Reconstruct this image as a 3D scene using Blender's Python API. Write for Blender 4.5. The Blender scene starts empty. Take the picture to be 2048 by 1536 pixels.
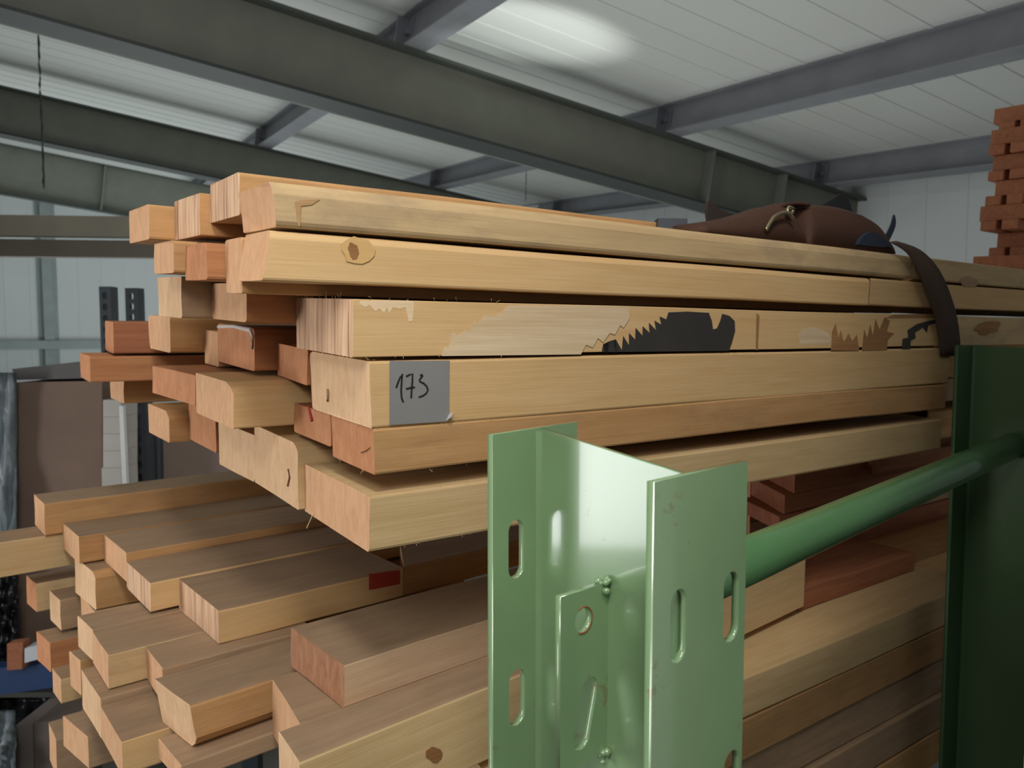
import bpy, bmesh, math, random
from mathutils import Vector, Matrix, Euler
from mathutils.geometry import tessellate_polygon
sc = bpy.context.scene
COL = sc.collection
V = Vector

# ------------------------------------------------------------------ camera
F, AZ, CAMZ = 1521.0, math.radians(54.4), 1.75
PITCH = math.atan(100 / F)
CAM = V((0, 0, CAMZ))
fh = V((math.cos(AZ), math.sin(AZ), 0))
rt = V((math.sin(AZ), -math.cos(AZ), 0))
fw = fh * math.cos(PITCH) - V((0, 0, 1)) * math.sin(PITCH)
upv = V((0, 0, 1)) * math.cos(PITCH) + fh * math.sin(PITCH)
cd = bpy.data.cameras.new('camera'); cam = bpy.data.objects.new('camera', cd); COL.objects.link(cam)
cd.sensor_width = 36.0; cd.lens = F / 2048 * 36; cd.clip_start = 0.02; cd.clip_end = 200
M = Matrix((rt, upv, -fw)).transposed().to_4x4(); M.translation = CAM
cam.matrix_world = M; sc.camera = cam
cd.dof.use_dof = True; cd.dof.focus_distance = 0.95; cd.dof.aperture_fstop = 9.0

# ------------------------------------------------------------------ light
sc.view_settings.view_transform = 'Standard'; sc.view_settings.look = 'None'
sc.view_settings.exposure = 0.0; sc.view_settings.gamma = 1.0
sc.view_settings.use_curve_mapping = False
w = bpy.data.worlds.new('world'); sc.world = w; w.use_nodes = True
w.node_tree.nodes['Background'].inputs[0].default_value = (0.93, 0.97, 1.0, 1)
w.node_tree.nodes['Background'].inputs[1].default_value = 0.12

def area(name, loc, target, sx, sy, watts, col=(1, 1, 1)):
    l = bpy.data.lights.new(name, 'AREA'); l.shape = 'RECTANGLE'; l.size = sx; l.size_y = sy
    l.energy = watts; l.color = col
    o = bpy.data.objects.new(name, l); COL.objects.link(o)
    o.location = loc; o.rotation_euler = (V(target) - V(loc)).to_track_quat('-Z', 'Y').to_euler()
    return o
area('roof_light_above', (-0.28, -0.46, 3.4), (0.4, 1.1, 1.5), 0.42, 0.42, 27, (1, 0.97, 0.92))
area('added_fill_near_left', (-0.5, -0.1, 2.4), (0.4, 0.9, 1.6), 0.35, 0.35, 6.0, (1, 0.97, 0.93))  # added lamp: brightens the left timber ends so light falls off rightward
area('daylight_door_left', (-2.2, 2.3, 1.5), (0.6, 0.3, 1.4), 1.1, 1.7, 46, (0.98, 0.99, 1.0))
area('daylight_behind', (-0.8, -1.1, 2.9), (0.5, 0.8, 1.5), 0.7, 0.7, 7, (1, 0.97, 0.91))
area('added_ceiling_fill_near', (2.6, 4.5, 0.3), (2.6, 4.5, 4.0), 4.5, 4.5, 74, (0.96, 1.0, 0.97))  # unseen uplight added to brighten the near ceiling
area('added_ceiling_fill_far', (1.5, 11.5, 0.3), (1.5, 11.5, 4.0), 5, 5, 150, (0.92, 1.0, 1.0))  # second added uplight, for the far ceiling and back wall
area('added_back_wall_fill', (4.2, 12.5, 1.5), (0.8, 17.0, 2.0), 3, 1.5, 50, (0.92, 1.0, 1.0))  # no window here: lamp added to brighten the back wall
area('added_rafter_fill', (-2.0, -5.0, 2.6), (2.5, 4.0, 3.2), 3, 2, 16, (0.96, 0.98, 1.0))  # lamp added behind the camera to lift the rafter webs
def spot(name, loc, target, watts, deg, blend, size, col):
    l = bpy.data.lights.new(name, 'SPOT'); l.energy = watts; l.spot_size = math.radians(deg); l.spot_blend = blend; l.shadow_soft_size = size; l.color = col
    o = bpy.data.objects.new(name, l); COL.objects.link(o); o.location = loc
    o.rotation_euler = (V(target) - V(loc)).to_track_quat('-Z', 'Y').to_euler()
    return o
spot('added_ceiling_patch_spot', (2.5, 2.3, 1.65), (3.05, 4.1, 3.73), 250, 18, 0.8, 0.04, (0.93, 1.0, 0.95)).scale = (1.9, 1, 1)  # added spot hidden behind the timber, makes the bright ceiling patch
spot('added_rafter_spot', (4.6, -3.0, 0.9), (2.2, 4.2, 3.9), 60, 44, 0.35, 0.5, (1.0, 1.0, 0.93))  # made-up spot from the right, brightens the rafters

# ------------------------------------------------------------------ helpers
def lin(c):
    return tuple(((x / 255) / 12.92 if x / 255 <= 0.04045 else ((x / 255 + 0.055) / 1.055) ** 2.4) for x in c) + (1,)
def ray(u, v):
    return fw + rt * ((u - 1024) / F) - upv * ((v - 768) / F)
def at(u, v, d):                       # point seen at pixel (u,v) at depth d
    return CAM + ray(u, v) * d
def obj(name, bm, mats, parent=None, smooth=False):
    me = bpy.data.meshes.new(name)
    bmesh.ops.recalc_face_normals(bm, faces=bm.faces[:])
    bm.to_mesh(me); bm.free()
    for m in (mats if isinstance(mats, (list, tuple)) else [mats]): me.materials.append(m)
    if smooth:
        for p in me.polygons: p.use_smooth = True
    o = bpy.data.objects.new(name, me); COL.objects.link(o)
    if parent: o.parent = parent
    return o
def tag(o, label, cat, group=None, kind=None):
    if label: o['label'] = label
    if cat: o['category'] = cat
    if group: o['group'] = group
    if kind: o['kind'] = kind
    return o
def empty(name, loc, label, cat, rot=None, group=None):
    o = bpy.data.objects.new(name, None); COL.objects.link(o); o.location = loc
    o.empty_display_size = 0.05
    if rot is not None: o.rotation_euler = rot
    return tag(o, label, cat, group)
def hexa(bm, p, mi=0):                 # 8 points: 4 of one side, 4 of the other
    vs = [bm.verts.new(q) for q in p]
    for f in ((0, 1, 2, 3), (7, 6, 5, 4), (0, 4, 5, 1), (1, 5, 6, 2), (2, 6, 7, 3), (3, 7, 4, 0)):
        bm.faces.new([vs[i] for i in f]).material_index = mi
def box(bm, a, b, mi=0):
    (x0, y0, z0), (x1, y1, z1) = a, b
    hexa(bm, [(x0, y0, z0), (x1, y0, z0), (x1, y1, z0), (x0, y1, z0),
              (x0, y0, z1), (x1, y0, z1), (x1, y1, z1), (x0, y1, z1)], mi)
def obox(bm, o, ex, ey, ez, mi=0):     # box from corner and three edge vectors
    o, ex, ey, ez = V(o), V(ex), V(ey), V(ez)
    hexa(bm, [o, o + ex, o + ex + ey, o + ey, o + ez, o + ex + ez, o + ex + ey + ez, o + ey + ez], mi)
def tube(bm, pts, r, n=10, cap=True, mi=0):
    pts = [V(p) for p in pts]; rings = []
    for i, p in enumerate(pts):
        t = (pts[min(i + 1, len(pts) - 1)] - pts[max(i - 1, 0)]).normalized()
        a = t.cross(V((0, 0, 1)));  a = a if a.length > 1e-3 else t.cross(V((1, 0, 0)))
        a.normalize(); b = t.cross(a).normalized()
        rr = r[i] if isinstance(r, (list, tuple)) else r
        rings.append([bm.verts.new(p + (a * math.cos(2 * math.pi * k / n) + b * math.sin(2 * math.pi * k / n)) * rr) for k in range(n)])
    for A, B in zip(rings, rings[1:]):
        for k in range(n):
            f = bm.faces.new((A[k], A[(k + 1) % n], B[(k + 1) % n], B[k])); f.smooth = True; f.material_index = mi
    if cap:
        bm.faces.new(rings[0][::-1]); bm.faces.new(rings[-1])
def ribbon(bm, left, right, th, nrm):  # strip between two polylines, thickness along nrm
    n = V(nrm) * th
    L = [bm.verts.new(p) for p in left]; R = [bm.verts.new(p) for p in right]
    L2 = [bm.verts.new(V(p) + n) for p in left]; R2 = [bm.verts.new(V(p) + n) for p in right]
    for i in range(len(L) - 1):
        for q in ((L[i], L[i + 1], R[i + 1], R[i]), (L2[i], R2[i], R2[i + 1], L2[i + 1]),
                  (L[i], L2[i], L2[i + 1], L[i + 1]), (R[i], R[i + 1], R2[i + 1], R2[i])):
            bm.faces.new(q)
    bm.faces.new((L[0], R[0], R2[0], L2[0])); bm.faces.new((L[-1], L2[-1], R2[-1], R[-1]))
def slab(bm, pts, nrm, th):            # polygon outline (may be concave) given a thickness
    n = V(nrm) * th; pts = [V(p) for p in pts]
    a = [bm.verts.new(p) for p in pts]; b = [bm.verts.new(p + n) for p in pts]; m = len(a)
    for t in tessellate_polygon([pts]):
        bm.faces.new([a[k] for k in t]); bm.faces.new([b[k] for k in reversed(t)])
    for i in range(m): bm.faces.new((a[i], b[i], b[(i + 1) % m], a[(i + 1) % m]))
def plate_with_holes(outer, holes, th):
    """2-D outline with holes -> solid plate mesh, thickness th centred on the plane"""
    cu = bpy.data.curves.new('tmp', 'CURVE'); cu.dimensions = '2D'; cu.fill_mode = 'BOTH'; cu.extrude = th / 2
    for poly in [outer] + holes:
        s = cu.splines.new('POLY'); s.points.add(len(poly) - 1); s.use_cyclic_u = True
        for i, (x, y) in enumerate(poly): s.points[i].co = (x, y, 0, 1)
    o = bpy.data.objects.new('tmp', cu); COL.objects.link(o)
    dg = bpy.context.evaluated_depsgraph_get(); dg.update()
    me = bpy.data.meshes.new_from_object(o.evaluated_get(dg))
    bm = bmesh.new(); bm.from_mesh(me)
    bpy.data.objects.remove(o); bpy.data.curves.remove(cu); bpy.data.meshes.remove(me)
    bmesh.ops.remove_doubles(bm, verts=bm.verts[:], dist=1e-6)
    return bm
def slot_pts(cx, cy, wd, ht, ang=0, n=8):
    r = wd / 2; s = max(ht / 2 - r, 0); P = []
    for k in range(n + 1): a = math.pi * k / n; P.append((r * math.cos(a), s + r * math.sin(a)))
    for k in range(n + 1): a = math.pi + math.pi * k / n; P.append((r * math.cos(a), -s + r * math.sin(a)))
    c, si = math.cos(ang), math.sin(ang)
    return [(cx + c * x - si * y, cy + si * x + c * y) for x, y in P]

# ------------------------------------------------------------------ materials
def newmat(name, rough=0.7, spec=0.3):
    m = bpy.data.materials.new(name); m.use_nodes = True
    nt = m.node_tree; b = nt.nodes['Principled BSDF']
    b.inputs['Roughness'].default_value = rough; b.inputs['Specular IOR Level'].default_value = spec
    return m, nt, b
def nd(nt, t, **kw):
    n = nt.nodes.new(t)
    for k, v in kw.items():
        if k in n.inputs: n.inputs[k].default_value = v
        else: setattr(n, k, v)
    return n
def mapping(nt, scale, rnd=True):
    tc = nd(nt, 'ShaderNodeTexCoord'); mp = nd(nt, 'ShaderNodeMapping'); mp.inputs['Scale'].default_value = scale
    nt.links.new(tc.outputs['Object'], mp.inputs['Vector'])
    if rnd:
        oi = nd(nt, 'ShaderNodeObjectInfo'); mu = nd(nt, 'ShaderNodeMath', operation='MULTIPLY'); mu.inputs[1].default_value = 37.0
        nt.links.new(oi.outputs['Random'], mu.inputs[0]); nt.links.new(mu.outputs[0], mp.inputs['Location'])
    return mp
def noise(nt, mp, scale, detail=4, rough=0.55, dist=0.0):
    n = nd(nt, 'ShaderNodeTexNoise', Scale=scale, Detail=detail, Roughness=rough, Distortion=dist)
    nt.links.new(mp.outputs[0], n.inputs['Vector']); return n
def ramp(nt, src, stops):
    r = nd(nt, 'ShaderNodeValToRGB'); e = r.color_ramp.elements
    while len(e) < len(stops): e.new(0.5)
    for i, (p, c) in enumerate(stops): e[i].position = p; e[i].color = c
    nt.links.new(src, r.inputs[0]); return r
def mix(nt, fac, a, b, mode='MIX'):
    m = nd(nt, 'ShaderNodeMix', data_type='RGBA', blend_type=mode)
    if isinstance(fac, float): m.inputs[0].default_value = fac
    else: nt.links.new(fac, m.inputs[0])
    for s, i in ((a, 6), (b, 7)):
        if isinstance(s, tuple): m.inputs[i].default_value = s
        else: nt.links.new(s, m.inputs[i])
    return m.outputs[2]
def bump(nt, b, h, strength, dist=0.002):
    n = nd(nt, 'ShaderNodeBump', Strength=strength, Distance=dist)
    nt.links.new(h, n.inputs['Height']); nt.links.new(n.outputs[0], b.inputs['Normal'])

def wood_side(name, light, dark, dirt=None, dirt_amt=0.4, var=0.12):
    m, nt, b = newmat(name, 0.72, 0.25)
    mp = mapping(nt, (1.0, 14.0, 14.0)); n = noise(nt, mp, 5.0, 5, 0.6, 0.6)
    mpf = mapping(nt, (3.0, 120.0, 120.0)); nf = noise(nt, mpf, 3.0, 3)
    r = ramp(nt, n.outputs['Fac'], [(0.30, lin(dark)), (0.62, lin(light))])
    c = mix(nt, 0.25, r.outputs[0], ramp(nt, nf.outputs['Fac'], [(0.35, lin(dark)), (0.65, lin(light))]).outputs[0])
    if dirt:
        mpd = mapping(nt, (4.0, 9.0, 9.0)); nn = noise(nt, mpd, 2.2, 6, 0.65)
        c = mix(nt, ramp(nt, nn.outputs['Fac'], [(0.48, (0, 0, 0, 1)), (0.72, (dirt_amt,) * 3 + (1,))]).outputs[0], c, lin(dirt))
    oi = nd(nt, 'ShaderNodeObjectInfo'); mr = nd(nt, 'ShaderNodeMapRange')
    mr.inputs['To Min'].default_value = 1 - var; mr.inputs['To Max'].default_value = 1 + var * 0.6
    nt.links.new(oi.outputs['Random'], mr.inputs['Value'])
    hs = nd(nt, 'ShaderNodeHueSaturation'); nt.links.new(c, hs.inputs['Color']); nt.links.new(mr.outputs[0], hs.inputs['Value'])
    nt.links.new(hs.outputs[0], b.inputs['Base Color']); bump(nt, b, nf.outputs['Fac'], 0.25, 0.001)
    return m
def wood_end(name, light, dark):
    m, nt, b = newmat(name, 0.85, 0.15)
    mp = mapping(nt, (6.0, 26.0, 9.0)); n = noise(nt, mp, 3.0, 5, 0.6, 0.4)
    mp2 = mapping(nt, (60.0, 160.0, 45.0)); n2 = noise(nt, mp2, 2.0, 3)
    c = mix(nt, 0.35, ramp(nt, n.outputs['Fac'], [(0.3, lin(dark)), (0.65, lin(light))]).outputs[0],
            ramp(nt, n2.outputs['Fac'], [(0.3, lin(dark)), (0.7, lin(light))]).outputs[0])
    nt.links.new(c, b.inputs['Base Color']); bump(nt, b, n2.outputs['Fac'], 0.5, 0.0015)
    return m
def ply_end(name, light, dark):
    m, nt, b = newmat(name, 0.85, 0.15)
    mp = mapping(nt, (2.0, 100.0, 3.0)); n = noise(nt, mp, 1.9, 3, 0.7, 0.25)
    mp2 = mapping(nt, (2.0, 22.0, 3.0)); n2 = noise(nt, mp2, 2.0, 2, 0.5, 0.2)
    c = ramp(nt, n.outputs['Fac'], [(0.30, lin(dark)), (0.44, lin(tuple((a + 2 * b_) / 3 for a, b_ in zip(dark, light)))), (0.6, lin(light))])
    c = mix(nt, 0.25, c.outputs[0], ramp(nt, n2.outputs['Fac'], [(0.35, lin(dark)), (0.6, lin(light))]).outputs[0])
    nt.links.new(c, b.inputs['Base Color']); bump(nt, b, n.outputs['Fac'], 0.6, 0.002)
    return m
def paint(name, col, rough, spec=0.5, speck=None, amt=0.7, var=None, metallic=0.0, sc_=1.0, coat=0.0):
    m, nt, b = newmat(name, rough, spec); b.inputs['Metallic'].default_value = metallic
    mp = mapping(nt, (1, 1, 1)); n = noise(nt, mp, 5.0 * sc_, 5, 0.6)
    v = var or tuple(int(x * 0.86) for x in col)
    c = mix(nt, n.outputs['Fac'], lin(v), lin(tuple(min(255, int(x * 1.06)) for x in col)))
    if speck:
        n2 = noise(nt, mp, 90.0 * sc_, 3, 0.7); n3 = noise(nt, mp, 14.0 * sc_, 2)
        mu = nd(nt, 'ShaderNodeMath', operation='MULTIPLY')
        nt.links.new(n2.outputs['Fac'], mu.inputs[0]); nt.links.new(n3.outputs['Fac'], mu.inputs[1])
        c = mix(nt, ramp(nt, mu.outputs[0], [(0.36, (0, 0, 0, 1)), (0.43, (amt,) * 3 + (1,))]).outputs[0], c, lin(speck))
    nt.links.new(c, b.inputs['Base Color'])
    if coat: b.inputs['Coat Weight'].default_value = coat; b.inputs['Coat Roughness'].default_value = 0.08
    return m
MT = {
 'yel': wood_side('yellow_pine_planed', (214, 179, 130), (203, 164, 112)),
 'pale': wood_side('pale_sawn_pine', (214, 184, 138), (198, 166, 118)),
 'tan': wood_side('tan_sawn_pine', (202, 158, 108), (184, 138, 90), (130, 106, 86), 0.3),
 'red': wood_side('reddish_sawn_wood', (188, 132, 90), (166, 112, 74)),
 'brick': wood_side('red_brown_wood', (168, 110, 78), (142, 88, 62)),
 'grey': wood_side('weathered_grey_pine', (206, 178, 134), (188, 158, 116), (150, 130, 110), 0.6),
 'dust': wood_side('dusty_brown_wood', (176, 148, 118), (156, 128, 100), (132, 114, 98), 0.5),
 'saw': wood_side('pinkish_rough_sawn', (206, 176, 144), (190, 158, 126)),
 'top': wood_side('dusty_top_face', (164, 138, 110), (148, 122, 96), (134, 112, 92), 0.5),
 'etan': wood_end('end_grain_tan', (222, 176, 136), (200, 152, 112)),
 'epale': wood_end('end_grain_pale', (234, 196, 156), (212, 170, 128)),
 'ered': wood_end('end_grain_reddish', (204, 146, 106), (178, 118, 82)),
 'ebrick': wood_end('end_grain_red_brown', (168, 108, 80), (138, 82, 60)),
 'edark': wood_end('end_grain_dark', (178, 132, 100), (140, 94, 68)),
 'ply': ply_end('laminated_veneer_edge', (232, 194, 158), (140, 98, 74)),
}
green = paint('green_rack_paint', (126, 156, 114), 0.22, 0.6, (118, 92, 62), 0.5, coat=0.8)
green_shaded = paint('shaded_green_rack_paint', (70, 98, 64), 0.35, 0.4, (70, 64, 44), 0.3)  # rack green darkened: the upright's shade is put into the colour
green_p = paint('green_tube_paint', (84, 128, 82), 0.2, 0.5, coat=0.3)
rust = paint('rusted_hole_edge', (140, 92, 58), 0.8, 0.2)
steel = paint('grey_painted_steel', (78, 83, 77), 0.5, 0.4)
steel_w = paint('lit_web_steel', (120, 123, 112), 0.5, 0.4)  # same rafter steel lightened, the light on the web put into its colour
steel_dk = paint('shaded_flange_steel', (58, 63, 62), 0.5, 0.4)  # same steel darkened, the underside's shade put into its colour
steel_s = paint('lit_steel_edge', (122, 128, 118), 0.5, 0.4)
steel_l = paint('light_purlin_steel', (138, 140, 146), 0.5, 0.4)
zinc = paint('zinc_bracket', (150, 152, 160), 0.35, 0.5, metallic=0.6)

# ------------------------------------------------------------------ timber piles
class Pile:
    def __init__(s, p0, yaw, tau):
        s.p0 = V(p0); s.R = Matrix.Rotation(yaw, 3, 'Z') @ Matrix.Rotation(tau, 3, 'X'); s.Ri = s.R.transposed()
        s.C = s.Ri @ (CAM - s.p0) + s.p0
    def ray(s, u, v): return s.Ri @ ray(u, v)
    def onY(s, u, v, Y): d = s.ray(u, v); return s.C + d * ((Y - s.C.y) / d.y)
    def onX(s, u, v, X): d = s.ray(u, v); return s.C + d * ((X - s.C.x) / d.x)
    def onZ(s, u, v, Z): d = s.ray(u, v); return s.C + d * ((Z - s.C.z) / d.z)
    def world(s, p): return s.R @ (V(p) - s.p0) + s.p0
UP = Pile((0, .784, 1.5), 0, math.atan(.045))
LO = Pile((.35, .8, 1.25), math.radians(5), 0.015)
RI = Pile((0, .8, 1.1), 0, 0)
BEAMS = {}
def beam_mesh(L, wd, h, rnd, skew=0.0, slant=0.0, cut=0.0, ch=None, bow=0.0, sag=0.0, wane=None, top=False):
    """sawn timber: rounded arrises, rough end, slight bow. x along, y across, z up. cut = taper of far-end"""
    bm = bmesh.new(); nx = max(6, int(L / 0.12)); c = ch or [rnd.uniform(.0015, .004) for _ in range(4)]
    # profile, counter-clockwise from front bottom
    pr = [(0, c[0]), (c[0] * .3, c[0] * .3), (c[0], 0)]
    pr += [(wd * .5, 0)]
    pr += [(wd - c[1], 0), (wd - c[1] * .3, c[1] * .3), (wd, c[1])]
    pr += [(wd, h * .5)]
    pr += [(wd, h - c[2]), (wd - c[2] * .3, h - c[2] * .3), (wd - c[2], h)]
    pr += [(wd * .5, h)]
    pr += [(c[3], h), (c[3] * .3, h - c[3] * .3), (0, h - c[3])]
    pr += [(0, h * .5)]
    if wane:  # large bevel on some corner: list of (index corner, dy, dz)
        for k, dy, dz in wane:
            if k == 3: pr[12:15] = [(dy, h), (dy * .45, h - dz * .4), (0, h - dz)]
            if k == 2: pr[8:11] = [(wd, h - dz), (wd - dy * .45, h - dz * .4), (wd - dy, h)]
            if k == 0: pr[0:3] = [(0, dz), (dy * .4, dz * .45), (dy, 0)]
            if k == 1: pr[4:7] = [(wd - dy, 0), (wd - dy * .4, dz * .45), (wd, dz)]
    rings = []; ph = rnd.uniform(0, 6)
    for i in range(nx + 1):
        t = i / nx; ring = []
        for (y, z) in pr:
            x = L * t
            if i == 0: x = skew * (y / wd) + slant * (z / h - .5) + rnd.uniform(-.0007, .0007)
            k = math.sin(math.pi * t)
            ring.append(bm.verts.new((x, y + bow * k + .0006 * math.sin(9 * t + ph), z + sag * k + .0006 * math.sin(11 * t + 2 * ph))))
        rings.append(ring)
    n = len(pr)
    for A, B in zip(rings, rings[1:]):
        for k in range(n): bm.faces.new((A[k], A[(k + 1) % n], B[(k + 1) % n], B[k]))
    if top:
        bm.normal_update()
        for f in bm.faces:
            if abs(f.normal.z) > .9 and f.calc_center_median().z > h * .8: f.material_index = 2
    for R_ in (rings[0][::-1], rings[-1]):
        f = bm.faces.new(R_); f.material_index = 1
    return bm
CHAIN = {}
def beam(key, pile, u0, vt, vb, u1, Y, side, end, label, xr=1.62, w_=None, z0=None, z1=None, group='timbers', yaw=0.0, name='timber', dw=0.0, **kw):
    rnd = random.Random(sum(ord(c) * (i + 3) for i, c in enumerate(key)))
    if isinstance(Y, str): Y = BEAMS[Y]['y1'] + 0.0012
    A = pile.onY(u0, vt, Y); B = pile.onY(u0, vb, Y)
    x = A.x; zt = A.z if z1 is None else z1; zb = B.z if z0 is None else z0
    E_ = pile.onX(u1, (vt + vb) / 2, x); wd = E_.y - Y; skew = kw.pop('skew', 0.0)
    if w_ is not None:
        skew = pile.onY(u1, (vt + vb) / 2, Y + w_).x - x; wd = w_
    wd += dw
    bm = beam_mesh(xr - x, wd, zt - zb, rnd, skew=skew, top=(pile is LO), **kw)
    o = obj(name, bm, [MT[side], MT[end]] + ([MT['top']] if pile is LO else [])); tag(o, label, 'timber', group)
    o.rotation_euler = (pile.R @ Matrix.Rotation(yaw, 3, 'Z')).to_euler(); o.location = pile.world((x, Y, zb))
    BEAMS[key] = dict(o=o, x=x, y0=Y, y1=Y + wd, z0=zb, z1=zt, pile=pile, xr=xr)
    return o
def decal(key, name, pts, mat, off=0.0006, th=0.0005, parent=None, label=None):
    """thin layer lying on the front face of a beam (paint, stain, tape), outline given as photo pixels"""
    b = BEAMS[key]; p = b['pile']; bm = bmesh.new(); base = V((b['x'], b['y0'], b['z0']))
    slab(bm, [p.onY(u, v, b['y0'] - off) - base for u, v in pts], (0, -1, 0), th)
    o = obj(name, bm, mat, parent or b['o'])
    if label: o['label'] = label
    return o
U_ = 'upper strapped bundle of timbers'
# ---- upper bundle, topmost row
beam('B', UP, 548, 362, 452, 482, .784, 'grey', 'etan', 'weathered grey-yellow timber with bark-stained side, front of the topmost row of the upper bundle', xr=1.52, wane=[(3, .006, .012), (0, .004, .006)], group=U_, slant=-.006)
beam('A', UP, 478, 343, 429, 420, 'B', 'tan', 'ply', 'laminated-end tan timber just behind the grey front one, standing highest in the upper bundle', xr=1.05, group=U_)
beam('U', UP, 399, 385, 470, 349, 'A', 'tan', 'ply', 'striped laminated-end timber, third from the front in the topmost row of the upper bundle', group=U_, w_=.12)
beam('T', UP, 297, 408, 478, 258, 'U', 'tan', 'etan', 'small square tan timber sticking out farthest left in the topmost row', group=U_, w_=.12)
# ---- second row
beam('C', UP, 534, 460, 562, 483, .784, 'yel', 'etan', 'yellow planed timber with a round knot, front of the second row from the top', xr=1.366, group=U_, ch=[.003, .003, .006, .008], slant=.008)
beam('S', UP, 483, 475, 590, 452, 'C', 'tan', 'etan', 'narrow tan timber pressed against the back of the knotty yellow beam', z0=1.7905, group=U_)
beam('R', UP, 414, 483, 545, 371, 'S', 'red', 'ered', 'reddish rounded-edge timber in the second row, in the dark hollow below the high laminated one', z0=1.8065, group=U_, wane=[(3, .012, .01)])
beam('M', UP, 346, 480, 545, 308, 'R', 'tan', 'etan', 'tan timber at the far left of the second row, below the small square one', group=U_, w_=.10)
# ---- third row
beam('P', UP, 706, 597, 714, 593, .784, 'yel', 'ply', 'plywood-edged timber with black saw-tooth stain along its side', xr=1.66, group=U_, ch=[.001, .001, .001, .001])
beam('J', UP, 493, 565, 645, 424, 'P', 'red', 'etan', 'pinkish round-cornered timber behind the left end of the plywood-edged beam', group=U_, ch=[.006, .006, .014, .008])
beam('L', UP, 362, 552, 615, 316, 'J', 'dust', 'epale', 'pale pinkish-grey timber at the left of the third row', z0=1.757, group=U_, w_=.13)
# ---- fourth row
beam('N', UP, 742, 722, 857, 622, .784, 'yel', 'epale', 'clean yellow timber carrying a grey tape square numbered 173', xr=1.70, group=U_, ch=[.003, .004, .008, .003], slant=-.003)
beam('F', UP, 615, 700, 798, 539, 'N', 'red', 'ered', 'orange rough-cut timber directly behind the end of the taped beam', z0=1.6745, group=U_, skew=.012)
beam('H', UP, 508, 655, 742, 435, 'F', 'red', 'ered', 'red-brown timber with a white-painted upper edge on its end', group=U_, ch=[.004, .004, .01, .01])
beam('I', UP, 437, 665, 735, 410, 'H', 'yel', 'etan', 'narrow yellow timber wedged left of the white-edged red-brown one', group=U_)
beam('K', UP, 340, 635, 707, 298, 'I', 'tan', 'etan', 'tan timber with rounded corners at the left of the fourth row', group=U_, w_=.15, ch=[.01, .012, .01, .004])
# ---- fifth row
beam('O', UP, 749, 858, 952, 664, .784, 'tan', 'ered', 'reddish-ended tan timber directly under the taped beam', xr=1.70, group=U_, slant=-.003, sag=.003)
beam('E', UP, 662, 805, 895, 589, 'O', 'brick', 'ered', 'red-brown timber with a red crayon mark, behind the timber below the taped beam', z1=1.643, group=U_)
beam('W', UP, 466, 767, 858, 393, 'E', 'yel', 'etan', 'broad tan timber with one slanted top corner in the fifth row', group=U_, wane=[(3, .03, .014)], w_=.17)
beam('V', UP, 390, 737, 812, 305, 'W', 'red', 'ered', 'orange slanting-ended timber at the left of the fifth row', z1=1.669, group=U_, w_=.19)
# ---- bottom row
beam('Q', UP, 740, 993, 1105, 610, .784, 'pale', 'etan', 'pale sawn timber with fuzzy end edge, lowest front one of the upper bundle', xr=1.69, group=U_)
beam('Z2', UP, 596, 890, 1015, 510, 'Q', 'pale', 'epale', 'tall rough-ended timber with dark smudges, second in the bottom row of the upper bundle', group=U_, wane=[(3, .02, .01)], z0=1.504)
beam('Z1', UP, 510, 870, 975, 438, 'Z2', 'tan', 'epale', 'cracked pale-ended timber, third from the front in the bottom row of the bundle', group=U_, ch=[.01, .006, .006, .004], w_=.17, z0=1.503)
beam('X', UP, 431, 815, 906, 378, 'Z1', 'brick', 'ered', 'reddish smooth-ended timber, fourth from the front in the bottom row of the bundle', group=U_, w_=.16)
beam('Yb', UP, 338, 825, 887, 298, 'X', 'tan', 'etan', 'tan split timber at the left end of the bottom row of the bundle', group=U_, w_=.14, wane=[(3, .02, .012)])
# ---- outliers at the back left of the bundle
beam('L1', UP, 226, 645, 708, 211, 1.60, 'brick', 'ered', 'brown board end jutting left behind the fourth row, uppermost of the three', group=U_)
beam('L2', UP, 180, 710, 765, 161, 1.60, 'red', 'ered', 'orange-brown timber jutting farthest left out of the upper bundle', group=U_, w_=.11, z1=1.672)
beam('L3', UP, 247, 757, 807, 221, 1.70, 'tan', 'etan', 'short tan timber jutting left, lowest of the three at the back of the bundle', group=U_, w_=.11)

# ---- lower stack
G_ = 'lower loose stack of timbers'
beam('i', LO, 600, 1525, 1640, 562, .80, 'pale', 'epale', 'thick yellow-brown timber with a knot, front bottom of the photo left of the green upright', xr=1.42, group=G_, z0=1.176, w_=.075, yaw=math.radians(1.2))
beam('h', LO, 688, 1330, 1428, 583, .90, 'saw', 'edark', 'dusty brown timber with sawn grey side, front of the upper row of the lower stack', xr=1.25, group=G_, z0=1.2645)
beam('g', LO, 388, 1398, 1508, 327, 1.075, 'tan', 'epale', 'long tan timber with a bark edge underneath, lying askew behind the dusty brown one', xr=1.0, group=G_, yaw=math.radians(3), w_=.115, wane=[(0, .02, .02)], slant=-.01, z1=1.2435)
beam('f', LO, 437, 1222, 1290, 360, 1.25, 'yel', 'ply', 'laminated-end timber with a yellow side, front of the flat dusty tier of the lower stack', xr=.70, group=G_)
beam('e', LO, 300, 1165, 1243, 255, 'f', 'yel', 'ply', 'laminated-end timber with an orange-yellow side, second in the flat dusty tier of the lower stack', xr=1.5, group=G_, z0=1.249)
beam('d', LO, 252, 1105, 1177, 210, 'e', 'tan', 'etan', 'wide flat timber, third in the dusty tier of the lower stack, half in shadow', xr=1.5, group=G_, z0=1.2615, w_=.165)
beam('c', LO, 158, 1073, 1128, 127, 'd', 'tan', 'etan', 'tan timber set back at the far side of the dusty tier', xr=1.5, group=G_, w_=.14)
beam('a', LO, 88, 1007, 1072, 70, 'c', 'tan', 'etan', 'long dark-tan timber lying highest at the back of the lower stack', xr=1.5, group=G_, w_=.12)
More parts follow.
